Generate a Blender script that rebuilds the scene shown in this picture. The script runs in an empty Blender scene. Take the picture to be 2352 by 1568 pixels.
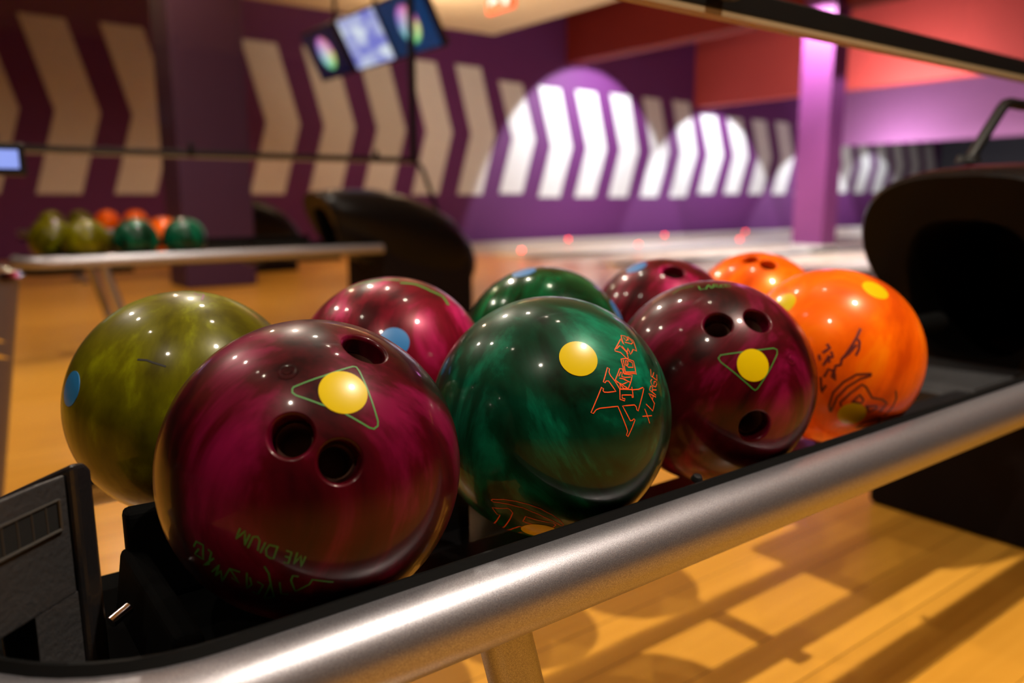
import bpy, bmesh, math, random
from mathutils import Vector, Matrix
random.seed(4)
C = bpy.context.scene
COL = C.collection
PI = math.pi

# ------------------------------------------------------------------ camera, world, exposure
CAM = Vector((0, 0, .75))
RT = Vector((.7985, -.6020, -.0031)); DN = Vector((-.1090, -.1396, -.9842)); FW = Vector((.5920, .7862, -.1771))
FPX = 1812.1
cd = bpy.data.cameras.new('camera'); cam = bpy.data.objects.new('camera', cd); COL.objects.link(cam)
cd.sensor_width = 36; cd.lens = FPX*36/2352; cd.clip_start = .01; cd.clip_end = 200
m3 = Matrix((RT.normalized(), (-DN).normalized(), (-FW).normalized())).transposed()
cam.matrix_world = Matrix.Translation(CAM) @ m3.to_4x4()
cd.dof.use_dof = True; cd.dof.focus_distance = .60; cd.dof.aperture_fstop = 3.1; cd.dof.aperture_blades = 7
C.camera = cam
w = bpy.data.worlds.new('world'); C.world = w; w.use_nodes = True
w.node_tree.nodes['Background'].inputs[0].default_value = (.9, .62, .5, 1)
w.node_tree.nodes['Background'].inputs[1].default_value = .004
C.view_settings.view_transform = 'Standard'; C.view_settings.look = 'None'
C.view_settings.gamma = 1; C.view_settings.use_curve_mapping = False
C.view_settings.exposure = 0.0

def light(name, kind, loc, energy, color, target=None, size=.04, angle=120, blend=.3):
    l = bpy.data.lights.new(name, kind); o = bpy.data.objects.new(name, l); COL.objects.link(o)
    l.energy = energy; l.color = color; o.location = loc
    if kind == 'AREA': l.size = size
    else: l.shadow_soft_size = size
    if kind == 'SPOT': l.spot_size = math.radians(angle); l.spot_blend = blend
    if target is not None:
        o.rotation_euler = (Vector(target)-Vector(loc)).to_track_quat('-Z', 'Y').to_euler()
    return o
WARM = (1, .88, .72); AMB = (1, .75, .50)
# grid of ceiling downlights over the approach
LAMPS = [(1.25, -.35, 470, WARM), (1.28, 1.2, 34, WARM), (1.3, 2.65, 60, WARM), (1.35, 4.1, 210, WARM), (1.4, 6.2, 150, AMB),
         (-.80, -.3, 130, WARM), (-.78, 1.3, 22, WARM), (-.7, 2.8, 60, WARM), (-.6, 4.3, 130, WARM),
         (3.6, 8.4, 60, AMB), (5.4, 8.2, 72, AMB), (1.4, 8.9, 50, AMB)]  # last three added to brighten the chevron wall
for x, y, e, c_ in LAMPS:
    light('downlight_lamp', 'SPOT', (x, y, 3.19), e, c_, (x, y, 0), .03, 150, .5)
COOL = (.88, .91, 1)
# cool wall washers beyond the approach
light('washer_lamp', 'SPOT', (10.85, 10.0, 3.26), 560, COOL, (10.85, 12.0, 3.26-2*math.tan(math.radians(41.5))), .05, 84, .06)
light('washer_lamp', 'SPOT', (14.7, 10.0, 2.70), 430, COOL, (14.7, 12.0, 2.7-2*math.tan(math.radians(43))), .05, 84, .06)
light('washer_lamp', 'SPOT', (18.7, 10.0, 2.02), 300, COOL, (18.7, 12.0, 2.02-2*math.tan(math.radians(44))), .05, 86, .08)
light('washer_lamp', 'SPOT', (21.6, 11.0, 1.9), 40, COOL, (21.6, 12.0, .8), .05, 110, .2)
light('ceiling_fill', 'AREA', (4.6, 8.0, 2.3), 95, AMB, (5.6, 8.2, 3.2), .5)  # added fill that brightens the beige ceiling, no fixture behind it
light('column_lamp', 'SPOT', (9.62, 6.5, 3.5), 620, (1, .93, 1), (10.25, 6.5, 1.6), .06, 110, .4)
light('column_lamp', 'SPOT', (10.45, 5.2, 3.0), 70, (.95, .88, 1), (10.4, 6.3, .9), .06, 66, .1)
light('lane_lamp', 'SPOT', (8.2, 9.0, 3.1), 420, (1, .90, .76), (9.6, 9.0, 0), .1, 100, .5)
light('lane_lamp', 'SPOT', (8.2, 5.2, 3.1), 420, (1, .90, .76), (9.6, 5.0, 0), .1, 90, .5)
light('lane_lamp', 'SPOT', (15.5, 7.5, 3.4), 600, (1, .93, .85), (17, 7.5, 0), .1, 110, .5)
light('lane_lamp', 'SPOT', (5.4, 7.4, 3.1), 230, (1, .72, .48), (5.9, 7.6, 0), .1, 90, .5)
light('bulkhead_fill', 'AREA', (12.8, 7.0, 1.9), 120, (1, .88, .9), (14.1, 6.6, 2.8), 1.2)  # fill light added low in front to brighten the red bulkhead
light('mask_lamp', 'AREA', (18.2, 10.0, 1.2), 70, (1, .92, 1), (19.2, 9.6, 2.2), 1.0)

# ------------------------------------------------------------------ helpers
def node_mat(name):
    m = bpy.data.materials.new(name); m.use_nodes = True
    nt = m.node_tree; return m, nt, nt.nodes['Principled BSDF']
def mat(name, col, rough=.5, metal=0, coat=0, bump=0, bscale=60, var=0, vscale=8, spec=.5):
    m, nt, b = node_mat(name)
    b.inputs['Base Color'].default_value = (*col, 1); b.inputs['Roughness'].default_value = rough
    b.inputs['Metallic'].default_value = metal; b.inputs['Coat Weight'].default_value = coat
    b.inputs['Coat Roughness'].default_value = .08; b.inputs['Specular IOR Level'].default_value = spec
    tc = nt.nodes.new('ShaderNodeTexCoord')
    n = nt.nodes.new('ShaderNodeTexNoise'); n.inputs['Scale'].default_value = vscale; n.inputs['Detail'].default_value = 4
    nt.links.new(tc.outputs['Object'], n.inputs['Vector'])
    v = var if var else .06
    r = nt.nodes.new('ShaderNodeMix'); r.data_type = 'RGBA'
    r.inputs['A'].default_value = (*[c*(1-v) for c in col], 1); r.inputs['B'].default_value = (*[min(1, c*(1+v)) for c in col], 1)
    nt.links.new(n.outputs['Fac'], r.inputs['Factor']); nt.links.new(r.outputs['Result'], b.inputs['Base Color'])
    if bump:
        n2 = nt.nodes.new('ShaderNodeTexNoise'); n2.inputs['Scale'].default_value = bscale; n2.inputs['Detail'].default_value = 5
        nt.links.new(tc.outputs['Object'], n2.inputs['Vector'])
        bp = nt.nodes.new('ShaderNodeBump'); bp.inputs['Strength'].default_value = bump; bp.inputs['Distance'].default_value = .002
        nt.links.new(n2.outputs['Fac'], bp.inputs['Height']); nt.links.new(bp.outputs['Normal'], b.inputs['Normal'])
    return m
def emit(name, col, st):
    m, nt, b = node_mat(name)
    b.inputs['Base Color'].default_value = (*[c*.3 for c in col], 1)
    b.inputs['Emission Color'].default_value = (*col, 1); b.inputs['Emission Strength'].default_value = st
    return m
def tag(o, label=None, cat=None, group=None, kind=None):
    if label: o['label'] = label
    if cat: o['category'] = cat
    if group: o['group'] = group
    if kind: o['kind'] = kind
    return o
def empty(name, loc=(0, 0, 0), label=None, cat=None, group=None):
    o = bpy.data.objects.new(name, None); COL.objects.link(o); o.location = loc; o.empty_display_size = .05
    return tag(o, label, cat, group)
def link(name, bm, m, parent=None, smooth=True, bevel=0, world=True):
    """world=True: verts are world coordinates, shifted into the parent's space"""
    me = bpy.data.meshes.new(name)
    if parent is not None and world:
        bmesh.ops.translate(bm, verts=bm.verts, vec=-parent.matrix_basis.translation - (parent.parent.location if parent.parent else Vector()))
    bmesh.ops.recalc_face_normals(bm, faces=bm.faces)
    bm.to_mesh(me); bm.free()
    for mm in (m if isinstance(m, (list, tuple)) else [m]): me.materials.append(mm)
    if smooth:
        me.polygons.foreach_set('use_smooth', [True]*len(me.polygons))
        try: me.set_sharp_from_angle(angle=math.radians(38))
        except Exception: pass
    o = bpy.data.objects.new(name, me); COL.objects.link(o)
    if parent is not None: o.parent = parent
    if bevel:
        bv = o.modifiers.new('bevel', 'BEVEL'); bv.width = bevel; bv.segments = 3; bv.limit_method = 'ANGLE'
    return o
def box(bm, x0, x1, y0, y1, z0, z1, mi=0):
    vs = [bm.verts.new((x, y, z)) for x in (x0, x1) for y in (y0, y1) for z in (z0, z1)]
    for f in ((0, 1, 3, 2), (4, 6, 7, 5), (0, 4, 5, 1), (2, 3, 7, 6), (0, 2, 6, 4), (1, 5, 7, 3)):
        bm.faces.new([vs[i] for i in f]).material_index = mi
    return vs
def obox(bm, c, ax, ay, az, sx, sy, sz, mi=0):
    ax, ay, az = Vector(ax), Vector(ay), Vector(az); c = Vector(c)
    vs = [bm.verts.new(c+ax*x*sx/2+ay*y*sy/2+az*z*sz/2) for x in (-1, 1) for y in (-1, 1) for z in (-1, 1)]
    for f in ((0, 1, 3, 2), (4, 6, 7, 5), (0, 4, 5, 1), (2, 3, 7, 6), (0, 2, 6, 4), (1, 5, 7, 3)):
        bm.faces.new([vs[i] for i in f]).material_index = mi
def tube(bm, pts, r, seg=24, closed=False, caps=True, mi=0):
    pts = [Vector(p) for p in pts]; n = len(pts); rings = []; up = None
    rr = r if isinstance(r, (list, tuple)) else [r]*n
    for i in range(n):
        if closed: t = pts[(i+1) % n]-pts[i-1]
        else: t = pts[min(i+1, n-1)]-pts[max(i-1, 0)]
        t.normalize()
        if up is None: up = Vector((0, 0, 1)) if abs(t.z) < .9 else Vector((1, 0, 0))
        a = t.cross(up).normalized(); b = a.cross(t).normalized(); up = b
        rings.append([bm.verts.new(pts[i]+(a*math.cos(k*2*PI/seg)+b*math.sin(k*2*PI/seg))*rr[i]) for k in range(seg)])
    for i in range(n if closed else n-1):
        A = rings[i]; B = rings[(i+1) % n]
        for k in range(seg):
            bm.faces.new((A[k], A[(k+1) % seg], B[(k+1) % seg], B[k])).material_index = mi
    if caps and not closed:
        bm.faces.new(rings[0][::-1]).material_index = mi; bm.faces.new(rings[-1]).material_index = mi
def lathe(bm, prof, origin, axis, seg=48, mi=0):
    axis = Vector(axis).normalized(); o = Vector(origin)
    a = axis.orthogonal().normalized(); b = axis.cross(a)
    rings = []
    for r, h in prof:
        if r < 1e-7: rings.append([bm.verts.new(o+axis*h)])
        else: rings.append([bm.verts.new(o+axis*h+(a*math.cos(k*2*PI/seg)+b*math.sin(k*2*PI/seg))*r) for k in range(seg)])
    for A, B in zip(rings, rings[1:]):
        for k in range(seg):
            k2 = (k+1) % seg
            if len(A) == 1 and len(B) == 1: continue
            if len(A) == 1: f = bm.faces.new((A[0], B[k2], B[k]))
            elif len(B) == 1: f = bm.faces.new((A[k], A[k2], B[0]))
            else: f = bm.faces.new((A[k], A[k2], B[k2], B[k]))
            f.material_index = mi
def prism(bm, poly, f0, f1, mi=0):
    """poly: list of 2D; f0/f1 map 2D -> 3D for the two ends"""
    A = [bm.verts.new(f0(p)) for p in poly]; B = [bm.verts.new(f1(p)) for p in poly]; n = len(poly)
    fs = [bm.faces.new(A), bm.faces.new(B[::-1])]+[bm.faces.new((A[i], B[i], B[(i+1) % n], A[(i+1) % n])) for i in range(n)]
    for f in fs: f.material_index = mi
def ray(px, py): return (RT*(px-1176)+DN*(py-784)+FW*FPX)
def copy_tree(o, parent=None):
    c = o.copy(); COL.objects.link(c)
    if parent is not None: c.parent = parent
    for ch in list(o.children): copy_tree(ch, c)
    return c

# ------------------------------------------------------------------ materials
def wood_mat(name, base, dark, board=.105, rough=.28):
    m, nt, b = node_mat(name); N = nt.nodes; L = nt.links
    geo = N.new('ShaderNodeNewGeometry'); sep = N.new('ShaderNodeSeparateXYZ'); L.new(geo.outputs['Position'], sep.inputs[0])
    my = N.new('ShaderNodeMath'); my.operation = 'DIVIDE'; my.inputs[1].default_value = board; L.new(sep.outputs['Y'], my.inputs[0])
    fl = N.new('ShaderNodeMath'); fl.operation = 'FLOOR'; L.new(my.outputs[0], fl.inputs[0])
    fr = N.new('ShaderNodeMath'); fr.operation = 'FRACT'; L.new(my.outputs[0], fr.inputs[0])
    wn = N.new('ShaderNodeTexWhiteNoise'); wn.noise_dimensions = '1D'; L.new(fl.outputs[0], wn.inputs['W'])
    # grain stretched along the boards
    mp = N.new('ShaderNodeMapping'); mp.inputs['Scale'].default_value = (1.6, 26, 26); L.new(geo.outputs['Position'], mp.inputs[0])
    g = N.new('ShaderNodeTexNoise'); g.inputs['Scale'].default_value = 1.5; g.inputs['Detail'].default_value = 6; g.inputs['Distortion'].default_value = .6
    L.new(mp.outputs[0], g.inputs['Vector'])
    mix = N.new('ShaderNodeMix'); mix.data_type = 'RGBA'
    mix.inputs['A'].default_value = (*dark, 1); mix.inputs['B'].default_value = (*base, 1)
    ad = N.new('ShaderNodeMath'); ad.operation = 'MULTIPLY_ADD'; ad.inputs[1].default_value = .45; L.new(wn.outputs['Value'], ad.inputs[0])
    gm = N.new('ShaderNodeMath'); gm.operation = 'MULTIPLY'; gm.inputs[1].default_value = .9; L.new(g.outputs['Fac'], gm.inputs[0])
    L.new(gm.outputs[0], ad.inputs[2]); L.new(ad.outputs[0], mix.inputs['Factor'])
    seam = N.new('ShaderNodeMath'); seam.operation = 'LESS_THAN'; seam.inputs[1].default_value = .018; L.new(fr.outputs[0], seam.inputs[0])
    m2 = N.new('ShaderNodeMix'); m2.data_type = 'RGBA'; m2.inputs['B'].default_value = (*[c*.35 for c in dark], 1)
    L.new(seam.outputs[0], m2.inputs['Factor']); L.new(mix.outputs['Result'], m2.inputs['A'])
    L.new(m2.outputs['Result'], b.inputs['Base Color'])
    b.inputs['Roughness'].default_value = rough; b.inputs['Coat Weight'].default_value = .25; b.inputs['Coat Roughness'].default_value = .15
    return m
M_floor = wood_mat('maple_floor', (.72, .35, .045), (.50, .215, .018))
M_lane = wood_mat('lane_boards', (.82, .70, .54), (.68, .55, .40), .027, .3)
def metal_mat():
    m, nt, b = node_mat('silver_paint'); N = nt.nodes; L = nt.links
    tc = N.new('ShaderNodeTexCoord'); n = N.new('ShaderNodeTexNoise'); n.inputs['Scale'].default_value = 1400; n.inputs['Detail'].default_value = 2
    L.new(tc.outputs['Object'], n.inputs['Vector'])
    r = N.new('ShaderNodeValToRGB'); r.color_ramp.elements[0].position = .35; r.color_ramp.elements[0].color = (.27, .26, .29, 1)
    r.color_ramp.elements[1].position = .72; r.color_ramp.elements[1].color = (.47, .46, .50, 1)
    L.new(n.outputs['Fac'], r.inputs[0]); L.new(r.outputs[0], b.inputs['Base Color'])
    b.inputs['Metallic'].default_value = .9; b.inputs['Roughness'].default_value = .41
    b.inputs['Coat Weight'].default_value = .15; b.inputs['Coat Roughness'].default_value = .1
    bp = N.new('ShaderNodeBump'); bp.inputs['Strength'].default_value = .12; bp.inputs['Distance'].default_value = .0005
    L.new(n.outputs['Fac'], bp.inputs['Height']); L.new(bp.outputs['Normal'], b.inputs['Normal'])
    return m
M_silver = metal_mat()
M_black = mat('black_plastic', (.012, .011, .012), .28, bump=.15, bscale=300)
M_hood = mat('hood_plastic', (.005, .004, .004), .33, bump=.15, bscale=180, spec=.13)
M_rubber = mat('black_rubber', (.003, .003, .003), .6, bump=.1, bscale=400, spec=.15)
M_matt = mat('matt_black', (.002, .002, .002), .8, spec=.03)
M_ramp = mat('grey_ramp_mat', (.013, .013, .015), .6, bump=.6, bscale=90, var=.6, vscale=30)
M_ped = mat('pedestal_paint', (.006, .003, .003), .7, spec=.15)
M_frame = mat('black_frame_paint', (.006, .006, .006), .4, spec=.3)
M_beige = mat('beige_reflection', (.30, .22, .12), .5)
M_chrome = mat('chrome', (.7, .7, .72), .12, metal=1)
M_wall = mat('purple_wall_paint', (.135, .021, .14), .7, bump=.05, bscale=40)
M_chev = mat('white_chevron_paint', (.80, .79, .76), .7)
M_red = mat('red_bulkhead_paint', (.60, .075, .065), .7)
M_redshade = mat('shaded_red_bulkhead', (.22, .010, .003), .75)  # lack of light on this bulkhead face is put into the colour
M_col = mat('purple_column_paint', (.20, .036, .18), .6)
M_ceil = mat('beige_ceiling_panels', (.56, .45, .30), .85, bump=.1, bscale=20)
M_ceil2 = mat('dark_ceiling_paint', (.05, .02, .03), .9)
M_mask = mat('lilac_mask_panel', (.40, .15, .36), .6)
M_gutter = mat('grey_gutter', (.16, .18, .22), .3)
M_cap = mat('white_lane_capping', (.72, .70, .68), .35)
M_holeR = mat('dark_hole_insert', (.10, .045, .03), .5)
M_lens = emit('downlight_lens', (1, .8, .5), 6)
M_trim = mat('downlight_trim', (.75, .7, .62), .5)

# ------------------------------------------------------------------ setting
def struct(name, bm, m, **k):
    o = link(name, bm, m, smooth=False, **k); o['kind'] = 'structure'; return o
bm = bmesh.new(); box(bm, -4, 6.3, -5, 12, -.12, 0); struct('floor', bm, M_floor)
bm = bmesh.new(); box(bm, 6.3, 26, -5, 12, -.16, -.08); struct('floor_lane_bed', bm, M_gutter)
# chevron wall along the lanes
bm = bmesh.new(); box(bm, -4, 26, 12, 12.2, -.1, 5.2, 0)
def chevron(i):
    x = 1.335+.927*i
    if i < 8: zt, zb, zm = 3.06, .84, 1.90
    elif i == 8: zt, zb, zm = 2.86, .86, 1.86
    elif i < 14: zt, zb, zm = 2.84, .79, 1.75
    elif i < 19: zt, zb, zm = 2.60, .86, 1.74
    else: zt, zb, zm = 2.35, .90, 1.66
    k = .31; wd = .53
    pts = [(x, zt), (x+wd, zt-.01), (x+wd+k, zm), (x+wd, zb), (x, zb), (x+k, zm)]
    prism(bm, pts, lambda p: (p[0], 12.0, p[1]), lambda p: (p[0], 11.992, p[1]), 1)
for i in range(-2, 26): chevron(i)
struct('wall_left', bm, [M_wall, M_chev])
# low approach ceiling with its edge over the foul line
bm = bmesh.new(); box(bm, -4, 7.35, -5, 10.2, 3.2, 3.5)
struct('ceiling', bm, M_ceil)
bm = bmesh.new(); box(bm, -4, 26, -5, 12.2, 5.2, 5.35); struct('ceiling_upper', bm, M_ceil2)
bm = bmesh.new(); box(bm, 10.35, 10.7, -5, 12, 3.31, 5.2); struct('trim_1', bm, M_redshade)
bm = bmesh.new(); box(bm, 14.09, 14.4, -5, 12, 2.74, 5.2); struct('trim_2', bm, M_red)
bm = bmesh.new(); box(bm, 19.25, 19.5, -5, 12, 2.08, 5.2); struct('trim_3', bm, M_mask)
bm = bmesh.new(); box(bm, 25.6, 26, -5, 12, -.1, 5.2); struct('wall_far', bm, mat('pit_grey', (.06, .065, .08), .7))
bm = bmesh.new(); box(bm, 1.83, 2.44, 7.05, 7.6, 0, 3.2); struct('trim_4', bm, mat('purple_pillar_paint', (.045, .010, .05), .6), bevel=.02)
# free-standing lit column between the lanes
o = empty('column', (10.36, 6.53, 0), 'tall purple square column lit bright lilac near its top, standing among the lanes', 'column')
bm = bmesh.new(); box(bm, 10.18, 10.54, 6.29, 6.77, .06, 3.9); link('shaft', bm, M_col, o, smooth=False, bevel=.01)
bm = bmesh.new(); box(bm, 10.16, 10.56, 6.27, 6.79, .0455, .10); link('base', bm, M_cap, o, smooth=False, bevel=.005)

# lanes
def lane(y0, label, k=0):
    o = empty('bowling_lane', (6.3, y0, -.08), label, 'bowling lane', 'lanes beyond the foul line')
    bm = bmesh.new(); box(bm, 6.3, 24.8, y0-.525, y0+.525, -.079, -.002); link('lane_surface', bm, M_lane, o, smooth=False)
    for s in (-1, 1):
        bm = bmesh.new()
        pts = []
        for j in range(9):
            a = PI+PI*j/8; pts.append((y0+s*.65+.118*math.cos(a), -.012+.055*math.sin(a)))
        pts += [(y0+s*.65+.118, -.078), (y0+s*.65-.118, -.078)]
        prism(bm, pts, lambda p: (6.3, p[0], p[1]), lambda p: (24.8, p[0], p[1]))
        link('gutter', bm, M_gutter, o)
lane(9.55, 'pale lane right of the chevron wall, beyond the third ball return')
lane(11.15, 'pale lane running along the foot of the chevron wall')
lane(7.35, 'lit lane just left of the lilac column')
lane(5.65, 'lit lane passing in front of the lilac column')
lane(3.45, 'pale lane seen past the back orange ball')
lane(1.85, 'pale lane hidden mostly behind the near hood')
def divider(y, w_, label, xs=6.3):
    o = empty('lane_divider', (xs, y, -.08), label, 'lane divider', 'white cappings between the lanes')
    bm = bmesh.new(); box(bm, xs, 24.8, y-w_/2, y+w_/2, -.079, .045); link('capping', bm, M_cap, o, smooth=False, bevel=.01)
    bm = bmesh.new(); box(bm, xs, 24.8, y-w_/2-.008, y+w_/2+.008, -.078, -.02); link('kick_strip', bm, M_gutter, o, smooth=False)
divider(10.35, .04, 'narrow white capping closest to the chevron wall')
divider(8.45, .62, 'wide white capping behind the third ball return')
divider(6.50, .10, 'white capping carrying the lilac column')
divider(4.55, .62, 'wide white capping in line with the middle ball return')
divider(2.65, .04, 'narrow white capping just above the back orange ball')
# small red guide lamps on the lanes
M_redlamp = emit('red_lamp_glow', (1, .05, .04), 14)
for px, py, yy, lab in [(1198, 580, 8.45, 'red dot lamp nearest the middle hood'), (1305, 560, 10.35, 'faint red dot lamp low on the purple wall'),
                   (1466, 573, 8.45, 'red dot lamp above the back crimson ball'), (1526, 551, 10.35, 'red dot lamp midway along the lanes'),
                   (1698, 561, 8.45, 'lower red dot lamp of the pair left of the column'), (1711, 545, 10.35, 'upper red dot lamp of the pair left of the column')]:
    r = ray(px, py); t = yy/r.y; p = CAM+r*t; z = .07
    t = (z-CAM.z)/r.z; p = Vector((p.x, yy, z))
    o = empty('guide_lamp', (p.x, yy, .045), lab, 'lamp', 'red guide lamps along the lanes')
    bm = bmesh.new(); lathe(bm, [(0, 0), (.03, 0), (.03, .012), (.02, .018)], (p.x, yy, .045), (0, 0, 1), 16); link('socket', bm, M_black, o)
    bm = bmesh.new(); lathe(bm, [(.018, .018), (.02, .03), (.014, .045), (0, .05)], (p.x, yy, .045), (0, 0, 1), 16); link('bulb', bm, M_redlamp, o)

# downlight fixtures
for i, (x, y, e, c_) in enumerate(LAMPS):
    o = empty('downlight', (x, y, 3.2), 'round recessed ceiling downlight above the approach', 'ceiling light', 'ceiling downlights')
    bm = bmesh.new(); lathe(bm, [(.05, -.002), (.075, -.012), (.095, -.008), (.098, 0), (.05, 0)], (x, y, 3.2), (0, 0, 1), 32); link('trim_ring', bm, M_trim, o)
    bm = bmesh.new(); lathe(bm, [(0, -.004), (.048, -.004), (.048, 0), (0, 0)], (x, y, 3.2), (0, 0, 1), 24); link('lens', bm, M_lens, o)

# ------------------------------------------------------------------ exit sign
o = empty('exit_sign', (5.77, 7.85, 3.2), 'glowing orange-red sign with pale markings hanging under the beige ceiling', 'sign')
c = Vector((5.77, 7.85, 3.05)); ax = Vector((0, -1, 0)); up = Vector((0, 0, 1)); nn = Vector((-1, 0, 0))
bm = bmesh.new(); obox(bm, c, ax, nn, up, .50, .05, .27); link('sign_box', bm, emit('sign_red', (1, .06, .005), 1.3), o, smooth=False)
bm = bmesh.new()
tube(bm, [c+up*.13, c+up*.152], .012, 8)
link('hanger', bm, M_black, o)
bm = bmesh.new(); d = nn*.027
obox(bm, c+d+ax*-.12, ax, nn, up, .16, .003, .05); obox(bm, c+d+ax*-.16+up*.0, (ax+up).normalized(), nn, (up-ax).normalized(), .1, .003, .04)
M_sw = emit('sign_white', (1, .75, .7), 1.6)
link('arrow_mark', bm, M_sw, o, smooth=False)
bm = bmesh.new(); obox(bm, c+d+ax*.1, ax, nn, up, .05, .003, .16); obox(bm, c+d+ax*.14+up*-.02, ax, nn, up, .05, .003, .12)
link('figure_mark', bm, M_sw, o, smooth=False)

# ------------------------------------------------------------------ overhead score screens
def screen(cy, label, kind):
    cx, cz = 3.5, 2.19; t = math.radians(27.5)
    c = Vector((cx, cy, cz)); ay = Vector((0, -1, 0)); up = Vector((-math.sin(t), 0, math.cos(t))); nn = Vector((-math.cos(t), 0, -math.sin(t)))
    o = empty('score_screen', c, label, 'screen', 'overhead score screens')
    bm = bmesh.new(); obox(bm, c-nn*.035, ay, nn, up, .76, .06, .50); link('housing', bm, M_black, o, smooth=False, bevel=.01)
    m, nt, b = node_mat('screen_picture_'+kind); N = nt.nodes; L = nt.links
    tc = N.new('ShaderNodeTexCoord'); sp = N.new('ShaderNodeSeparateXYZ'); L.new(tc.outputs['Generated'], sp.inputs[0])
    b.inputs['Base Color'].default_value = (.01, .01, .01, 1); b.inputs['Roughness'].default_value = .2
    mp = N.new('ShaderNodeMapping'); mp.inputs['Location'].default_value = (0, -.5, -.5); L.new(tc.outputs['Generated'], mp.inputs[0])
    if kind == 'menu':
        n = N.new('ShaderNodeTexNoise'); n.inputs['Scale'].default_value = 2.2; L.new(tc.outputs['Generated'], n.inputs['Vector'])
        r = N.new('ShaderNodeValToRGB'); e = r.color_ramp.elements
        e[0].position = .38; e[0].color = (.20, .22, .72, 1); e[1].position = .62; e[1].color = (.75, .85, 1, 1)
        L.new(n.outputs['Fac'], r.inputs[0]); L.new(r.outputs[0], b.inputs['Emission Color']); b.inputs['Emission Strength'].default_value = 1.1
    else:
        # colourful burst in the middle of a navy ground
        mp.inputs['Scale'].default_value = (0, 1.5, 1); mp.inputs['Location'].default_value = (0, -.72, -.5)
        ln = N.new('ShaderNodeVectorMath'); ln.operation = 'LENGTH'; L.new(mp.outputs[0], ln.inputs[0])
        s2 = N.new('ShaderNodeSeparateXYZ'); L.new(mp.outputs[0], s2.inputs[0])
        at = N.new('ShaderNodeMath'); at.operation = 'ARCTAN2'; L.new(s2.outputs['Z'], at.inputs[0]); L.new(s2.outputs['Y'], at.inputs[1])
        hv = N.new('ShaderNodeMath'); hv.operation = 'MULTIPLY_ADD'; hv.inputs[1].default_value = 1/(2*PI); hv.inputs[2].default_value = .62; L.new(at.outputs[0], hv.inputs[0])
        cc = N.new('ShaderNodeCombineColor'); cc.mode = 'HSV'; L.new(hv.outputs[0], cc.inputs[0])
        sat = N.new('ShaderNodeMath'); sat.operation = 'MULTIPLY'; sat.inputs[1].default_value = 2.3; sat.use_clamp = True; L.new(ln.outputs['Value'], sat.inputs[0])
        L.new(sat.outputs[0], cc.inputs[1]); cc.inputs[2].default_value = .9
        r = N.new('ShaderNodeValToRGB'); e = r.color_ramp.elements; e[0].position = .30; e[0].color = (1, 1, 1, 1); e[1].position = .37; e[1].color = (0, 0, 0, 1)
        L.new(ln.outputs['Value'], r.inputs[0])
        mx = N.new('ShaderNodeMix'); mx.data_type = 'RGBA'; mx.inputs['A'].default_value = (.003, .035, .12, 1) if kind == 'burst' else (.004, .006, .03, 1)
        L.new(r.outputs[0], mx.inputs['Factor']); L.new(cc.outputs[0], mx.inputs['B'])
        L.new(mx.outputs['Result'], b.inputs['Emission Color']); b.inputs['Emission Strength'].default_value = .9
    bm = bmesh.new(); obox(bm, c+nn*.0, ay, nn, up, .71, .012, .455); link('display', bm, m, o, smooth=False)
    bm = bmesh.new(); tube(bm, [c-nn*.06, c-nn*.12+Vector((0, 0, .1)), Vector((cx+.12, cy, 3.2))], .02, 12); link('ceiling_mount', bm, M_black, o)
    return o
screen(6.87, 'bright lavender menu screen in the middle of the overhead row', 'menu')
screen(7.72, 'small dark overhead screen with a colour burst, left of the lavender one', 'burst2')
screen(6.08, 'teal overhead screen with a colour burst, right of the lavender one', 'burst')

# ------------------------------------------------------------------ ball return (rack, hood and pedestal)
YF, YB, ZR, RR = .429, .893, .465, .0292
def front_path(z):
    pts = [(1.82-(1.82-.12)*k/14, YF, z) for k in range(14)]
    pts += [(.12-.14*math.sin(k*PI/24), .569-.14*math.cos(k*PI/24), z) for k in range(13)]
    return pts+[(-.02, .569+.025*k, z) for k in range(1, 4)]
def back_path(z): return [(.115+(1.82-.115)*k/14, YB, z) for k in range(15)]
def hood_outline(hw, zt, zb, pinch, n=56):
    pts = []
    for k in range(n):
        a = -PI/2+2*PI*k/n
        cs, sn = math.cos(a), math.sin(a)
        zc = zb+(zt-zb)*.60
        if sn >= 0: z = zc+(zt-zc)*abs(sn)**.80; y = hw*math.copysign(abs(cs)**.72, cs)
        else:
            z = zc-(zc-zb)*abs(sn)**.9; y = hw*math.copysign(abs(cs)**.6, cs)*(1-pinch*abs(sn)**1.3)
        pts.append((y, z))
    return pts
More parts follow.
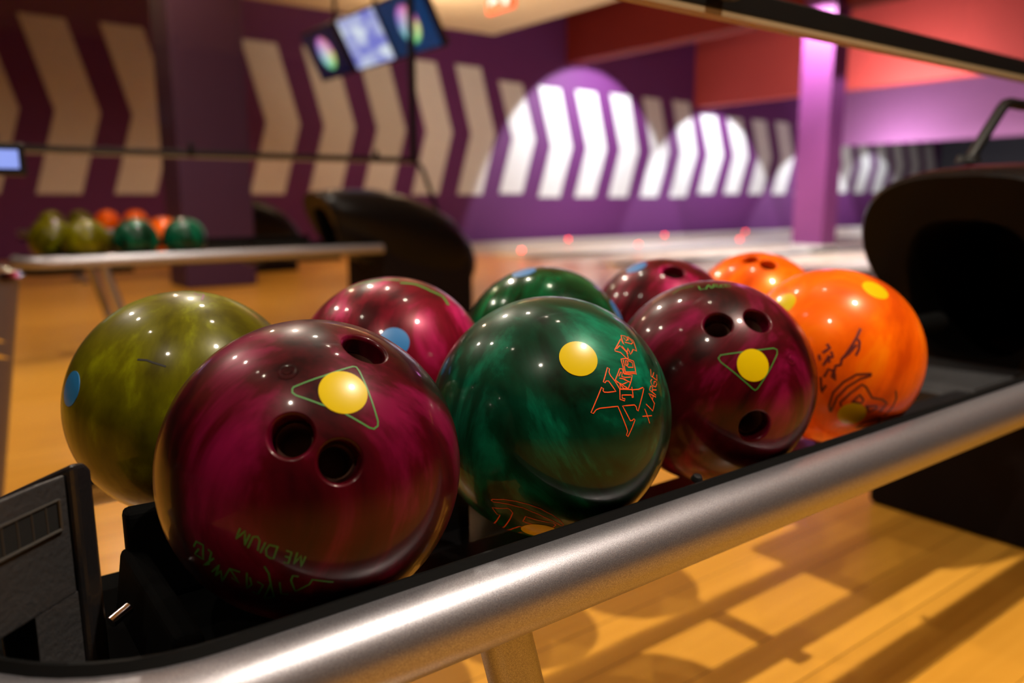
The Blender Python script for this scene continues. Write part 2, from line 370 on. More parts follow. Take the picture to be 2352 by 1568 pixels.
def build_return():
    root = empty('ball_return', (1.0, .661, 0))
    for nm, path in (('outer_rail', front_path(ZR)), ('back_rail', back_path(ZR))):
        bm = bmesh.new(); tube(bm, path, RR, 40); rail = link(nm, bm, M_silver, root)
        # black lining strip on the inner shoulder of the rail
        bm = bmesh.new(); lp = [Vector(p) for p in path]; rings = []
        prof = [(.004, .0290), (.007, .0350), (.0108, .0342), (.0208, .0232), (.0315, .003), (.0288, .002)]
        for i, p in enumerate(lp):
            t = (lp[min(i+1, len(lp)-1)]-lp[max(i-1, 0)]).normalized(); inw = Vector((t.y, -t.x, 0))
            if (Vector((.9, .661, ZR))-p).dot(inw) < 0: inw = -inw
            rings.append([bm.verts.new(p+inw*a+Vector((0, 0, b))) for a, b in prof])
        for A, B in zip(rings, rings[1:]):
            for k in range(len(prof)): bm.faces.new((A[k], A[(k+1) % len(prof)], B[(k+1) % len(prof)], B[k]))
        bm.faces.new(rings[0]); bm.faces.new(rings[-1][::-1])
        link('rubber_lining', bm, M_rubber, root)
    bm = bmesh.new(); tube(bm, [(.17, .661, .528), (.2, .661, .5305), (.9, .661, .5305), (1.46, .661, .5305)], .018, 20); link('centre_rail', bm, M_matt, root)
    for y0, y1 in ((.545, .588),):
        bm = bmesh.new(); box(bm, .245, 1.6, y0, y1, .418, .430); link('bottom_strip', bm, M_black, root, smooth=False, bevel=.002)
    for xx, bw in ((.415, .12), (1.12, .035)):
        bm = bmesh.new(); obox(bm, (xx, .661, .405), (1, 0, 0), (0, 1, 0), (0, 0, 1), bw, .26, .022); link('cross_beam', bm, M_black, root, smooth=False, bevel=.003)
        bm = bmesh.new(); obox(bm, (xx, .661, .464), (1, 0, 0), (0, 1, 0), (0, 0, 1), .03, .03, .10); link('rail_post', bm, M_black, root, smooth=False)
    # legs: splayed tubes with rounded feet
    for ys in (.448, .874):
        bm = bmesh.new(); tube(bm, [(.322, ys, .452), (.332, ys, .41), (.43, ys, .02), (.43, ys, .006)], [.021, .0213, .0235, .0235], 20)
        leg = link('leg', bm, M_silver, root)
        bm = bmesh.new(); lathe(bm, [(0, 0), (.034, 0), (.034, .008), (.026, .014), (0, .014)], (.43, ys, 0), (0, 0, 1), 24)
        link('foot', bm, M_rubber, leg)
    # black hood
    secs = [(1.50, .205, .797, .44, .42, .13), (1.56, .228, .806, .42, .40, .12), (1.68, .25, .815, .38, .30, .09), (1.85, .26, .815, .30, .2, .04), (2.02, .26, .79, .26, .15, .0),
            (2.20, .25, .735, .22, .1, 0), (2.38, .225, .64, .2, .1, 0), (2.50, .18, .52, .2, .1, 0), (2.57, .12, .42, .22, .1, 0)]
    bm = bmesh.new(); rings = []
    for x, hw, zt, zb, pin, tilt in secs:
        rings.append([bm.verts.new((x+tilt*(zt-z)/(zt-.44), .661+y, z)) for y, z in hood_outline(hw, zt, zb, pin)])
    n = len(rings[0])
    # mouth: rolled rim to the hole then a tunnel inwards
    x0, hw, zt, zb, pin, tilt = secs[0]
    def hole(sc, dx, zc=.60):
        out = []
        for y, z in hood_outline(.112*sc, zc+.107*sc, zc-.185*sc, .1):
            out.append(bm.verts.new((x0+dx+tilt*(zt-z)/(zt-.44), .661+y, z)))
        return out
    rim = [bm.verts.new((v.co.x-.010, .661+(v.co.y-.661)*.955, .60+(v.co.z-.60)*.955)) for v in rings[0]]
    allr = [hole(.93, .34), hole(.95, .16), hole(.98, .02), hole(1.0, .004), hole(1.05, -.006), rim]+rings
    for A, B in zip(allr, allr[1:]):
        for k in range(n): bm.faces.new((A[k], A[(k+1) % n], B[(k+1) % n], B[k]))
    bm.faces.new(allr[0]); bm.faces.new(allr[-1][::-1])
    link('hood', bm, M_hood, root)
    bm = bmesh.new(); prism(bm, [(-.26, 0), (.26, 0), (.25, .46), (-.25, .46)], lambda p: (1.84, .70+p[0]*1.02, p[1]), lambda p: (2.5, .69+p[0]*.85, p[1]))
    link('pedestal', bm, M_ped, root, smooth=False, bevel=.015)
    # exit ramp in the hood mouth
    bm = bmesh.new()
    prism(bm, [(1.36, .425), (1.40, .434), (1.62, .434), (1.62, .40), (1.36, .40)], lambda p: (p[0], .562, p[1]), lambda p: (p[0], .80, p[1]))
    link('exit_ramp', bm, M_ramp, root, smooth=False, bevel=.004)
    # bolt on the lining near the hood
    bm = bmesh.new(); lathe(bm, [(0, .006), (.004, .005), (.006, .001), (.006, 0)], (1.37, .457, .492), (0, -.3, 1), 16); link('bolt', bm, M_chrome, root)
    bm = bmesh.new(); lathe(bm, [(0, .006), (.004, .005), (.006, .001), (.006, 0)], (.559, .457, .492), (0, -.3, 1), 16); link('bolt', bm, M_black, root)
    # end bracket: black plates and a chrome pin by the rounded end
    bm = bmesh.new()
    prism(bm, [(.11, .425), (.22, .425), (.21, .485), (.17, .505), (.11, .507)], lambda p: (p[0], .655, p[1]), lambda p: (p[0], .675, p[1]))
    prism(bm, [(-.03, .50), (.05, .44), (.24, .44), (.24, .74), (-.03, .74)], lambda p: (p[0], p[1], .405), lambda p: (p[0], p[1], .425))
    prism(bm, [(.098, .42), (.122, .42), (.126, .47), (.106, .475)], lambda p: (p[0], .50, p[1]), lambda p: (p[0], .67, p[1]))
    link('end_bracket', bm, M_matt, root, smooth=False, bevel=.006)
    bm = bmesh.new(); tube(bm, [(.0785, .556, .4695), (.0915, .562, .4735)], .004, 16); link('pin', bm, M_chrome, root)
    return root
ret = build_return()
tag(ret, 'nearest silver-railed ball return filling the foreground, with black hood at right', 'ball return', 'ball returns between the lane pairs')
# clear splash screens on the ball returns
M_glass, nt, b = node_mat('clear_acrylic')
for nd in list(nt.nodes):
    if nd.type == 'BSDF_PRINCIPLED': nt.nodes.remove(nd)
gl = nt.nodes.new('ShaderNodeBsdfGlossy'); gl.inputs['Roughness'].default_value = .03
tr = nt.nodes.new('ShaderNodeBsdfTransparent'); tr.inputs[0].default_value = (.93, .92, .90, 1)
mx = nt.nodes.new('ShaderNodeMixShader'); lw = nt.nodes.new('ShaderNodeLayerWeight'); lw.inputs[0].default_value = .5; pw = nt.nodes.new('ShaderNodeMath'); pw.operation = 'POWER'; pw.inputs[1].default_value = 4; nt.links.new(lw.outputs['Facing'], pw.inputs[0]); fz = nt.nodes.new('ShaderNodeMath'); fz.operation = 'MULTIPLY_ADD'; fz.inputs[1].default_value = .9; fz.inputs[2].default_value = .045; nt.links.new(pw.outputs[0], fz.inputs[0])
nt.links.new(fz.outputs[0], mx.inputs[0]); nt.links.new(tr.outputs[0], mx.inputs[1]); nt.links.new(gl.outputs[0], mx.inputs[2])
nt.links.new(mx.outputs[0], nt.nodes['Material Output'].inputs[0])
def build_screen():
    root = empty('splash_screen', (1.0, .685, .974))
    y = .685
    bm = bmesh.new(); box(bm, -.3, 2.22, y-.010, y+.010, .982, 1.012); link('bottom_bar', bm, M_frame, root, smooth=False, bevel=.003)
    bm = bmesh.new(); box(bm, -.3, 2.22, y-.010, y+.010, .975, .9815); link('edge_reflection', bm, M_beige, root, smooth=False)  # beige strip paints floor light reflected along the bar's lower edge
    bm = bmesh.new(); box(bm, 2.182, 2.22, y-.016, y+.016, 1.012, 2.3); link('post', bm, M_frame, root, smooth=False, bevel=.003)
    bm = bmesh.new(); box(bm, -.28, 2.185, y-.002, y+.002, 1.0, 2.3); link('pane', bm, M_glass, root, smooth=False)
    bm = bmesh.new(); tube(bm, [(2.19, y, .978), (2.235, y, .972), (2.262, y, .94), (2.37, y, .672)], .014, 14); link('support_arm', bm, M_frame, root)
    for xx in (.83, 1.92):
        bm = bmesh.new(); lathe(bm, [(.0, .06), (.012, .058), (.016, .03), (.012, 0), (0, 0)], (xx, y-.028, .99), (0, 0, 1), 16); link('clamp_knob', bm, M_frame, root)
    return root
scr = build_screen()
tag(scr, 'clear splash screen with thick black bottom bar crossing the upper right corner', 'splash screen', 'clear splash screens')
# middle and far returns with their screens
r2 = copy_tree(ret); r2.location = ret.location+Vector((.40, 3.80, 0))
r2['label'] = 'middle ball return seen whole behind the balls, silver rail ending at a black hood'
r3 = copy_tree(ret); r3.location = ret.location+Vector((.8, 7.75, 0))
r3['label'] = 'furthest ball return, its dark hood showing just right of the purple pillar'
s2 = copy_tree(scr); s2.location = scr.location+Vector((.40, 3.80, 0))
s2['label'] = 'large clear splash screen over the middle ball return, filling the upper left'

# slanting arm of the near screen, by the hood
o = empty('support_arm', (1.62, .68, .808), 'bent black arm rising from the top of the nearest hood', 'bracket')
bm = bmesh.new(); tube(bm, [(1.562, .68, .8165), (1.577, .68, .83), (1.675, .68, .915), (1.69, .68, .925), (1.71, .68, .929), (1.86, .68, .929)], .0105, 14); link('tube', bm, M_frame, o)
bm = bmesh.new(); lathe(bm, [(0, .012), (.018, .012), (.022, 0), (0, 0)], (1.56, .68, .8145), (0, 0, 1), 20); link('foot_plate', bm, M_frame, o)

# ------------------------------------------------------------------ bowling balls
R = .1085
def ball_mat(name, c1, c2, c3, seed, scale=9, metal=.08, rough=.33, dist=2.2, coatr=.07):
    m, nt, b = node_mat(name); N = nt.nodes; L = nt.links
    tc = N.new('ShaderNodeTexCoord'); mp = N.new('ShaderNodeMapping'); mp.inputs['Location'].default_value = (seed*3.7, seed*1.3, seed*5.1)
    mp.inputs['Rotation'].default_value = (seed, seed*.7, seed*.3); mp.inputs['Scale'].default_value = (1, 1.4, .55)
    L.new(tc.outputs['Object'], mp.inputs[0])
    n = N.new('ShaderNodeTexNoise'); n.inputs['Scale'].default_value = scale; n.inputs['Detail'].default_value = 7; n.inputs['Distortion'].default_value = dist
    n.inputs['Roughness'].default_value = .58
    L.new(mp.outputs[0], n.inputs['Vector'])
    r = N.new('ShaderNodeValToRGB'); e = r.color_ramp.elements
    e[0].position = .36; e[0].color = (*c1, 1); e[1].position = .66; e[1].color = (*c3, 1)
    k = e.new(.52); k.color = (*c2, 1)
    L.new(n.outputs['Fac'], r.inputs[0]); L.new(r.outputs[0], b.inputs['Base Color'])
    b.inputs['Metallic'].default_value = metal; b.inputs['Roughness'].default_value = rough
    b.inputs['Coat Weight'].default_value = .5; b.inputs['Coat IOR'].default_value = 1.33; b.inputs['Coat Roughness'].default_value = coatr; b.inputs['Specular IOR Level'].default_value = .12
    n2 = N.new('ShaderNodeTexNoise'); n2.inputs['Scale'].default_value = 38; n2.inputs['Detail'].default_value = 8; L.new(tc.outputs['Object'], n2.inputs['Vector'])
    bp = N.new('ShaderNodeBump'); bp.inputs['Strength'].default_value = .10; bp.inputs['Distance'].default_value = .002
    L.new(n2.outputs['Fac'], bp.inputs['Height']); L.new(bp.outputs['Normal'], b.inputs['Normal'])
    return m
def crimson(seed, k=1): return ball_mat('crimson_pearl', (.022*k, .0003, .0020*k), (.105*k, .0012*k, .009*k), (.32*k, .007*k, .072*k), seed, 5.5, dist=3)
def green(seed): return ball_mat('green_pearl', (.0003, .008, .003), (.0005, .040, .019), (.002, .16, .085), seed, 8)
def orange(seed): return ball_mat('orange_resin', (.60, .065, .001), (.90, .13, .001), (1, .24, .003), seed, 5, .05, .3)
def olive(seed): return ball_mat('olive_pearl', (.050, .043, .0008), (.10, .094, .001), (.21, .225, .002), seed, 6)
M_yel = mat('yellow_sticker_vinyl', (.60, .43, .001), .28, coat=.2, spec=.15)
M_blue = mat('blue_sticker_vinyl', (.015, .17, .45), .35, coat=.4)
M_inkO = mat('orange_red_ink', (.85, .09, .012), .45)
M_inkG = mat('green_ink', (.035, .21, .025), .45)
M_inkM = mat('maroon_ink', (.10, .006, .004), .5)
M_inkK = mat('black_scuff', (.006, .005, .004), .6)
def hit(center, px, py):
    r = ray(px, py).normalized(); c = Vector(center)-CAM
    b = r.dot(c); q = b*b-c.dot(c)+R*R
    if q < 0:  # just outside the outline: nearest surface point
        p = r*b-c; return p.normalized()
    return (r*(b-math.sqrt(q))-c).normalized()
SPH = {}
def ball_mesh(holes):
    """solid sphere with drilled, softly countersunk finger holes"""
    bm = bmesh.new(); bmesh.ops.create_uvsphere(bm, u_segments=128, v_segments=64, radius=R)
    me = bpy.data.meshes.new('ball_body'); bm.to_mesh(me); bm.free()
    me.polygons.foreach_set('use_smooth', [True]*len(me.polygons))
    if not holes: return me
    o = bpy.data.objects.new('tmp_ball', me); COL.objects.link(o)
    cuts = []
    for d, rh in holes:
        cb = bmesh.new()
        zr = math.sqrt(R*R-(rh+.0035)**2)
        prof = [(0, R+.02), (rh+.006, R+.02), (rh+.006, zr+.0012), (rh+.0038, zr+.0002)]
        for k in range(1, 8):
            a = k*PI/2/7; prof.append((rh+.0035*(1-math.sin(a)), zr-.0035*(1-math.cos(a))))
        prof += [(rh, R-.05), (0, R-.05)]
        lathe(cb, prof, (0, 0, 0), d, 56)
        bmesh.ops.recalc_face_normals(cb, faces=cb.faces)
        cm = bpy.data.meshes.new('tmp_cut'); cb.to_mesh(cm); cb.free()
        co = bpy.data.objects.new('tmp_cut', cm); COL.objects.link(co); cuts.append(co)
        md = o.modifiers.new('b', 'BOOLEAN'); md.operation = 'DIFFERENCE'; md.object = co; md.solver = 'EXACT'
    dg = bpy.context.evaluated_depsgraph_get(); res = bpy.data.meshes.new_from_object(o.evaluated_get(dg))
    bpy.data.objects.remove(o); [bpy.data.objects.remove(x) for x in cuts]
    res.polygons.foreach_set('use_smooth', [True]*len(res.polygons))
    nr = [(0, 0, 0)]*len(res.loops)
    for p in res.polygons:
        vs = [res.vertices[i].co for i in p.vertices]
        on = all(abs(v.length-R) < 2.5e-4 for v in vs)
        if on:
            for li in p.loop_indices: nr[li] = tuple(res.vertices[res.loops[li].vertex_index].co.normalized())
        else:
            # lathe walls: average of the hole-facing normals, sphere normal on the rim
            for li in p.loop_indices:
                v = res.vertices[res.loops[li].vertex_index].co
                if abs(v.length-R) < 2.5e-4: nr[li] = tuple(v.normalized())
    res.normals_split_custom_set(nr)
    return res
def cap(bm, d, rad, off=.0004, seg=40, rings=6):
    d = d.normalized(); a = d.orthogonal().normalized(); b = d.cross(a); prev = [bm.verts.new(d*(R+off))]
    for j in range(1, rings+2):
        if j <= rings: an = rad/R*j/rings; rr = R+off
        else: an = rad/R*1.004; rr = R-.0002
        cur = [bm.verts.new((d*math.cos(an)+(a*math.cos(k*2*PI/seg)+b*math.sin(k*2*PI/seg))*math.sin(an))*rr) for k in range(seg)]
        for k in range(seg):
            if len(prev) == 1: bm.faces.new((prev[0], cur[k], cur[(k+1) % seg]))
            else: bm.faces.new((prev[k], cur[k], cur[(k+1) % seg], prev[(k+1) % seg]))
        prev = cur
def ribbon(bm, dirs, wd, off=.00025):
    """ink stroke of width wd following unit directions on the ball"""
    fine = []
    for p, q in zip(dirs, dirs[1:]):
        k = max(1, int((p-q).length/.03))
        for i in range(k): fine.append(p.lerp(q, i/k).normalized())
    fine.append(dirs[-1].normalized())
    n = len(fine); L_ = []
    for i, p in enumerate(fine):
        t = fine[min(i+1, n-1)]-fine[max(i-1, 0)]
        if t.length < 1e-9: t = p.orthogonal()
        t.normalize()
        s = p.cross(t).normalized()*(wd/2/R)
        e = t*(wd/2/R) if i == n-1 else (-t*(wd/2/R) if i == 0 else Vector())
        L_.append((bm.verts.new((p+s+e).normalized()*(R+off)), bm.verts.new((p-s+e).normalized()*(R+off))))
    for (a, b), (c, d) in zip(L_, L_[1:]): bm.faces.new((a, b, d, c))
def inks(center, ox, oy, sc, strokes): return [[hit(center, ox+x/sc, oy+y/sc) for x, y in s] for s in strokes]
def ball(center, m, label, holes=(), stickers=(), ink=(), pins=(), group='balls on the nearest ball return', rot=None):
    root = empty('bowling_ball', center, label, 'bowling ball', group)
    hd = [(hit(center, *h[:2]), h[2] if len(h) > 2 else .0130) for h in holes]
    me = ball_mesh(hd)
    me.materials.clear(); me.materials.append(m)
    o = bpy.data.objects.new('shell', me); COL.objects.link(o); o.parent = root
    for d, rh in hd:
        bm = bmesh.new(); lathe(bm, [(0, R-.040), (rh-.0002, R-.040), (rh-.0002, R-.016), (rh-.0022, R-.0145), (rh-.0026, R-.018), (rh-.0026, R-.0385), (0, R-.0385)], (0, 0, 0), d, 40)
        link('finger_insert', bm, M_holeR, root, world=False)
    for px, py, mm in stickers:
        bm = bmesh.new(); cap(bm, hit(center, px, py), .0157); link('sticker', bm, mm, root, world=False)['label'] = 'blue round sticker' if mm is M_blue else 'yellow round sticker'
    for nm, mm, wd, ox, oy, sc, st in ink:
        bm = bmesh.new()
        for s in inks(center, ox, oy, sc, st): ribbon(bm, s, wd)
        link(nm, bm, mm, root, world=False)
    for px, py in pins:
        d = hit(center, px, py); bm = bmesh.new()
        lathe(bm, [(0, R+.0004), (.0028, R+.0003), (.0034, R-.0006), (.005, R+.0001), (.0068, R+.0001), (.0070, R-.0006)], (0, 0, 0), d, 28)
        link('pin_mark', bm, m, root, world=False)
    return root
ZB = .5563
# --- front crimson ball
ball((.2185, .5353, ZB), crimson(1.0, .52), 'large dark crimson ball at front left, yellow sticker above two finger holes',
     holes=[(668, 1000), (782, 1060), (840, 797, .0150)], stickers=[(789, 899, M_yel)], pins=[(660, 852)],
     ink=[('triangle_mark', M_inkG, .0010, 300, 700, 1.96, [[(735, 370), (870, 320), (1000, 278), (1015, 280), (1030, 300), (1113, 525), (1112, 545), (1095, 558), (1075, 553), (960, 487), (850, 445), (745, 408), (728, 395), (728, 378), (735, 370)]]),
          ('lettering', M_inkG, .0010, 380, 1180, 5.6, [[(960, 190), (905, 320), (1030, 215), (1020, 400), (1085, 265)], [(1065, 425), (1130, 290), (1190, 290), (1215, 340), (1190, 460)],
            [(1225, 490), (1285, 370)], [(1445, 420), (1340, 395), (1295, 450), (1300, 530), (1350, 565), (1390, 570), (1445, 420)], [(1565, 470), (1625, 490), (1580, 635), (1530, 620)], [(1603, 560), (1550, 545)],
            [(1695, 500), (1650, 645), (1745, 530), (1745, 680), (1800, 550)]]),
          ('logo', M_inkG, .0012, 380, 1180, 5.6, [[(370, 410), (400, 350), (490, 400), (490, 580), (380, 510), (430, 450)], [(560, 460), (595, 490), (560, 640), (490, 660), (620, 570)],
            [(600, 740), (700, 650), (640, 800), (720, 720), (730, 870), (830, 700), (950, 740)], [(830, 700), (960, 890), (860, 820)], [(1050, 760), (1050, 960), (1110, 900), (1090, 820)],
            [(1130, 1000), (1190, 1030), (1260, 910), (1190, 870)], [(1280, 680), (1330, 760), (1400, 1060), (1270, 1080), (1350, 900)], [(1470, 880), (1490, 1020), (1570, 1030)],
            [(1700, 800), (1640, 790), (1615, 850), (1670, 990), (1850, 900), (1890, 840), (2150, 870)]])])
# --- front green ball
ball((.4465, .5353, ZB), green(2.0), 'deep green pearl ball in the front row with orange outlined lettering',
     stickers=[(1329, 822, M_yel), (1239, 1220, M_yel)],
     ink=[('logo', M_inkO, .00082, 1300, 740, 5.6, [
        [(690, 860), (630, 760), (570, 685), (550, 640), (558, 600), (530, 583), (478, 768), (500, 778), (515, 755), (545, 755), (640, 888), (540, 900), (490, 898), (475, 880), (480, 855), (455, 835),
         (380, 1020), (320, 1160), (350, 1172), (385, 1125), (430, 1105), (665, 1080), (720, 1210), (775, 1350), (790, 1400), (775, 1450), (795, 1468), (845, 1360), (885, 1255), (870, 1240), (850, 1262), (825, 1265),
         (765, 1150), (725, 1075), (878, 1062), (900, 1085), (908, 1125), (925, 1140), (960, 1010), (998, 852), (985, 838), (930, 862), (850, 868)],
        [(690, 860), (692, 990), (752, 1010), (757, 985), (720, 975), (718, 935), (842, 935), (850, 968), (862, 965), (845, 838)], [(700, 860), (850, 866)],
        [(632, 742), (688, 597), (722, 600), (735, 650), (745, 665), (850, 680), (830, 770), (800, 850), (700, 858), (690, 790), (632, 742)],
        [(650, 765), (720, 800), (800, 765), (750, 730), (690, 720)], [(690, 790), (740, 850)], [(745, 735), (820, 770)], [(680, 690), (700, 640), (720, 650), (715, 700), (760, 710), (825, 705)], [(720, 800), (735, 815), (780, 840)],
        [(705, 475), (760, 465), (865, 500), (900, 672), (885, 660), (745, 655), (735, 600), (705, 475)], [(735, 490), (745, 540), (770, 560), (765, 490), (790, 500), (795, 540), (780, 560), (800, 580), (860, 580), (850, 520), (800, 495)],
        [(745, 560), (760, 640)], [(760, 640), (880, 640)],
        [(628, 350), (700, 215), (745, 295), (720, 235), (705, 170), (760, 180), (800, 240), (790, 190), (860, 235), (905, 372), (860, 350), (830, 415), (790, 330), (780, 400), (800, 460), (780, 470), (700, 390), (628, 370), (628, 350)],
        [(650, 340), (690, 300), (800, 410), (720, 310)], [(740, 200), (770, 240), (800, 215), (780, 190)], [(760, 260), (840, 280), (855, 260), (800, 190)]]),
      ('lettering', M_inkO, .00075, 1300, 740, 5.6, [[(985, 1208), (1098, 1200)], [(1012, 1118), (1072, 1292)], [(1030, 1055), (1112, 1140), (1135, 1045)], [(1135, 1045), (1060, 915), (1150, 960)], [(1110, 990), (1118, 940)],
        [(1150, 935), (1070, 870), (1085, 820), (1110, 835), (1108, 895)], [(1115, 870), (1158, 870)], [(1100, 735), (1085, 760), (1105, 815), (1150, 830), (1165, 790), (1150, 760), (1130, 765), (1128, 795)],
        [(1085, 608), (1090, 690), (1165, 748), (1165, 680)], [(1110, 705), (1125, 650)]]),
      ('lower_logo', M_inkO, .0009, 1080, 1100, 9.046, [
        [(440, 435), (470, 412), (700, 415), (950, 455), (1200, 515), (1450, 605), (1700, 735), (1850, 840), (1940, 940), (1925, 960), (1880, 955), (1700, 850), (1400, 715), (1100, 590), (800, 515), (600, 480), (480, 465), (440, 435)],
        [(480, 925), (550, 860), (625, 740), (565, 730), (460, 585), (540, 597), (780, 598), (840, 635), (885, 700), (830, 820), (740, 950), (665, 1015)],
        [(1690, 1020), (1780, 945), (1720, 905), (1500, 870), (1150, 770), (1095, 870), (1300, 935), (1450, 975)], [(750, 1045), (900, 1015), (1020, 975), (1120, 1000)], [(1010, 1105), (1080, 1105)]])])
# --- front crimson ball with three holes
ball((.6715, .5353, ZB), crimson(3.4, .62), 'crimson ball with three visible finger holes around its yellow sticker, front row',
     holes=[(1649, 744), (1741, 734), (1735, 980, .0150)], stickers=[(1730, 838, M_yel)], pins=[(1818, 823)],
     ink=[('triangle_mark', M_inkG, .0010, 1350, 540, 2.851, [[(870, 785), (1010, 765), (1130, 750), (1215, 740), (1238, 750), (1240, 775), (1190, 880), (1110, 1005), (1095, 1015), (1080, 1005), (960, 900), (870, 830), (855, 805), (870, 785)]]),
          ('lettering', M_inkG, .0011, 1350, 540, 2.851, [[(725, 335), (735, 357), (765, 352)], [(775, 352), (790, 325), (810, 347)], [(820, 345), (825, 320), (850, 325), (835, 335), (860, 342)], [(892, 325), (870, 325), (870, 340), (890, 340)],
            [(930, 320), (900, 322), (905, 338), (935, 335)], [(560, 385), (600, 355), (640, 345), (690, 335)]])])
# --- front orange ball
ball((.9017, .5353, ZB), orange(5.0), 'bright orange ball at the right end of the front row with maroon scribbles',
     stickers=[(2011, 665, M_yel), (1957, 951, M_yel), (1799, 697, M_yel)],
     ink=[('signature', M_inkM, .0030, 1860, 740, 5.6, [[(645, 95), (600, 200), (520, 330), (450, 430), (410, 470), (400, 540), (330, 560), (310, 640), (330, 740), (280, 700), (320, 600)], [(625, 230), (640, 260), (630, 350), (600, 410)],
            [(500, 400), (590, 300)], [(450, 440), (560, 330)], [(190, 690), (240, 600), (290, 620)], [(230, 290), (260, 330), (180, 380)], [(120, 430), (130, 470)], [(280, 390), (300, 440), (230, 460), (180, 540)], [(240, 440), (250, 500)], [(140, 720), (150, 900), (200, 820)]]),
          ('logo', M_inkM, .0026, 1860, 740, 5.6, [[(260, 1140), (250, 1060), (300, 900), (430, 770), (600, 670), (790, 660), (790, 680), (640, 730), (480, 830), (350, 960), (270, 1140)],
            [(400, 1070), (390, 1030), (520, 910), (670, 800), (720, 830), (800, 970), (930, 990), (990, 1040), (900, 1150)], [(550, 1020), (640, 930), (690, 1000), (660, 1040), (550, 1020)],
            [(730, 1080), (850, 1070), (860, 1100), (760, 1160), (730, 1080)], [(1105, 890), (1110, 980), (1060, 1090), (960, 1200)], [(600, 1350), (700, 1280), (900, 1230), (880, 1300), (620, 1350)]])])
# --- back row
ball((.1973, .7867, ZB), olive(6.1), 'olive yellow ball with a blue sticker, leftmost of the back row',
     stickers=[(162, 892, M_blue)], ink=[('mark', mat('purple_ink', (.16, .02, .09), .5), .0016, 100, 640, 2.613, [[(905, 88), (925, 100), (955, 92), (962, 100), (950, 127)]]),
     ('scuff', M_inkK, .0016, 100, 640, 2.613, [[(570, 485), (620, 488), (650, 500), (690, 512), (730, 525)]])])
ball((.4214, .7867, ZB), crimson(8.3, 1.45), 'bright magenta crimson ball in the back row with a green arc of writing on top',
     stickers=[(905, 785, M_blue)], ink=[('lettering', M_inkG, .0045, 680, 560, 3.564, [[(430, 365), (520, 327), (650, 303), (830, 297)], [(870, 320), (980, 332), (1100, 385), (1200, 430), (1240, 490)]])])
ball((.645, .7867, ZB), ball_mat('green_clear_pearl', (.0004, .014, .004), (.001, .055, .016), (.003, .17, .055), 9.5, 9, .1, .2, 2, .02), 'glossy emerald ball in the back row with blue stickers near its top',
     stickers=[(1203, 624, M_blue), (1417, 712, M_blue)])
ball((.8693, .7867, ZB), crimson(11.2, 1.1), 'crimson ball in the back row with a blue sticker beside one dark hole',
     holes=[(1548, 622, .0150)], stickers=[(1461, 613, M_blue)])
ball((1.0923, .7867, ZB), orange(12.4), 'orange ball at the far right of the back row with two finger holes on top',
     holes=[(1722, 594), (1765, 606)])

# --- balls on the middle return
def plain(center, m, label, group): return ball(center, m, label, group=group)
G2 = 'balls on the middle ball return'; G3 = 'balls on the furthest ball return'
plain((.56, 4.587, ZB), olive(2.2), 'yellow green ball at the left end of the middle return', G2)
plain((.672, 4.335, ZB), olive(3.3), 'brighter yellow ball beside the first green ball on the middle return', G2)
plain((.895, 4.335, ZB), green(4.4), 'dark green ball left of the last one on the middle return', G2)
plain((1.13, 4.335, ZB), green(5.5), 'green ball at the right end of the middle return', G2)
plain((1.09, 4.587, ZB), orange(1.5), 'small orange ball peeping between the two green balls', G2)
plain((1.478, 8.285, ZB), orange(2.5), 'left orange ball on the furthest return', G3)
plain((1.724, 8.285, ZB), orange(3.5), 'right orange ball on the furthest return', G3)
plain((1.25, 8.285, ZB), olive(4.5), 'yellow green ball left of the two orange ones on the furthest return', G3)
plain((1.02, 8.285, ZB), olive(5.1), 'dull olive ball, leftmost on the furthest return', G3)

# ------------------------------------------------------------------ black blower unit on the rounded rack end
o = empty('hand_blower', (.0, .56, .43), 'black plastic vented blower box standing on the rounded rail end at lower left', 'hand dryer')
u = Vector((-.77, -.63, 0)).normalized(); v = Vector((-.63, .77, 0)).normalized()   # u along the vented face, v away from the camera
P0 = Vector((.060, .545, .0))   # near vertical edge
bm = bmesh.new()
prof = [(0, .502), (.26, .502), (.26, .55), (.25, .575), (.22, .583), (.02, .583), (0, .582)]
prism(bm, prof, lambda p: P0+u*p[0]+Vector((0, 0, p[1])), lambda p: P0+u*p[0]+v*.12+Vector((0, 0, p[1]-(.06 if p[1] > .51 else 0))))
body = link('housing', bm, mat('blower_plastic', (.035, .034, .036), .4, bump=.5, bscale=220, var=.25, vscale=25), o, smooth=False, bevel=.008)
bm = bmesh.new()
bm2 = bmesh.new(); prism(bm2, [(.060, .545), (.034, .524), (.019, .575), (.019, .63), (.045, .63)], lambda p: (p[0], p[1], .426), lambda p: (p[0], p[1], .5025))
link('lower_housing', bm2, body.data.materials[0], o, smooth=False)
prof2 = [(-.019, .43), (-.001, .43), (-.001, .589), (-.013, .587), (-.019, .580)]
prism(bm, prof2, lambda p: P0+u*p[0]-v*.004+Vector((0, 0, p[1])), lambda p: P0+u*p[0]+v*(.126 if p[1] > .5 else .045)+Vector((0, 0, p[1]-(.06 if p[1] > .5 else 0))))
link('end_cap', bm, M_black, o, smooth=False, bevel=.006)
bm = bmesh.new(); nrm = -v
def fp(a, z): return P0+u*a+Vector((0, 0, z))
za = lambda a: .571
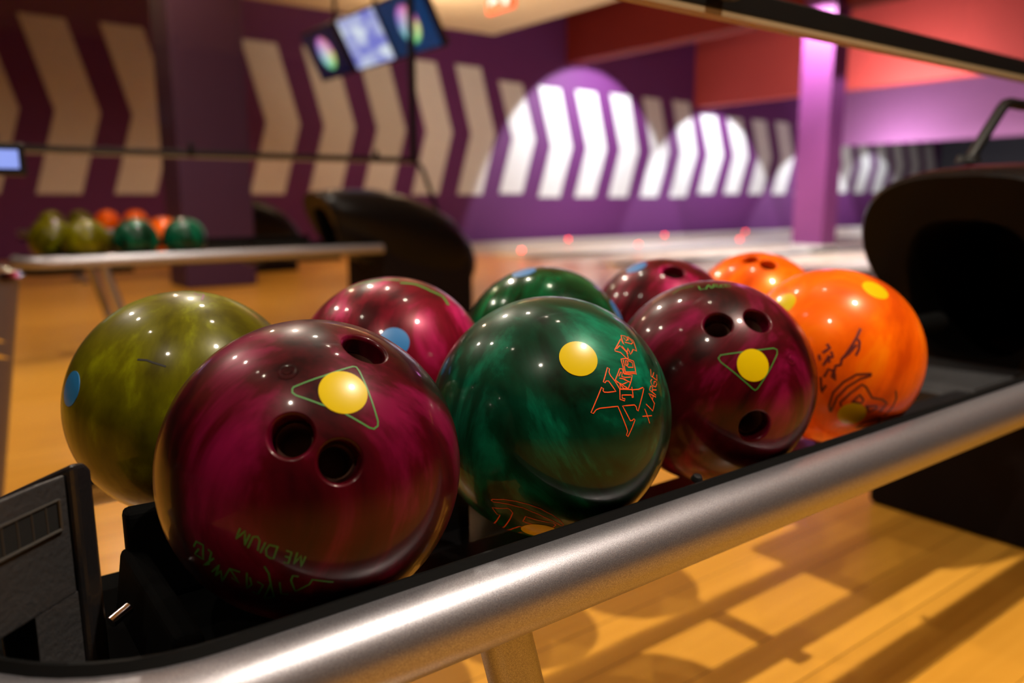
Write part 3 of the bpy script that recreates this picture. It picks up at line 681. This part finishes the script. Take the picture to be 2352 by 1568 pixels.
# dark slots behind a thin grille
prism(bm, [(.010, za(.010)-.004), (.125, za(.125)-.004), (.125, za(.125)-.022), (.010, za(.010)-.022)], lambda p: fp(*p)+nrm*.0004, lambda p: fp(*p)+nrm*.0008)
g = link('vent', bm, mat('vent_black', (.001, .001, .001), .9), o, smooth=False)
bm = bmesh.new()
tube(bm, [fp(.008, za(.008)-.003)+nrm*.001, fp(.127, za(.127)-.003)+nrm*.001], .0008, 8)
tube(bm, [fp(.008, za(.008)-.0225)+nrm*.001, fp(.127, za(.127)-.0225)+nrm*.001], .0011, 8)
tube(bm, [fp(.008, za(.008)-.003)+nrm*.001, fp(.008, za(.008)-.0225)+nrm*.001], .0011, 8)
for k in range(1, 12): tube(bm, [fp(.008+.0105*k, za(.008+.0105*k)-.003)+nrm*.001, fp(.008+.0105*k, za(.008+.0105*k)-.0225)+nrm*.001], .0005, 6)
link('grille', bm, mat('grille_edge', (.045, .04, .035), .35), g)

# ------------------------------------------------------------------ slanted stand at the left edge
o = empty('console_stand', (-.05, 2.2, 0), 'slanted dark stand with chrome collars at the left edge behind the olive ball', 'stand')
bm = bmesh.new(); tube(bm, [(.0, 2.2, 0), (.115, 2.2, .58)], [.10, .078], 28); link('leg', bm, mat('stand_paint', (.10, .075, .08), .45), o)
for z, h in ((.462, .014), (.425, .016)):
    t = z/.58; cx = .115*t
    bm = bmesh.new(); tube(bm, [(cx-.006, 2.2, z-h/2), (cx+.006, 2.2, z+h/2)], .10-.025*t+.006, 28); link('collar', bm, M_chrome, o)
bm = bmesh.new(); lathe(bm, [(0, .03), (.05, .028), (.085, .015), (.088, 0), (0, 0)], (.115, 2.2, .575), (0, 0, 1), 28); link('cap', bm, M_chrome, o)
bm = bmesh.new(); tube(bm, [(.09, 2.2, .60), (.075, 2.2, .80)], .018, 16); link('pole', bm, mat('pole_paint', (.25, .2, .17), .5), o)
bm = bmesh.new(); obox(bm, (.13, 2.2, .845), (1, 0, 0), (0, 1, 0), (0, 0, 1), .20, .03, .075)
link('monitor', bm, M_black, o, smooth=False, bevel=.004)
bm = bmesh.new(); obox(bm, (.13, 2.183, .845), (1, 0, 0), (0, 1, 0), (0, 0, 1), .17, .004, .042); link('display', bm, emit('blue_display', (.25, .35, .9), .9), o, smooth=False)
bm = bmesh.new(); obox(bm, (.13, 2.2, .98), (1, 0, 0), (0, 1, 0), (0, 0, 1), .10, .03, .19); link('rear_panel', bm, M_black, o, smooth=False, bevel=.004)
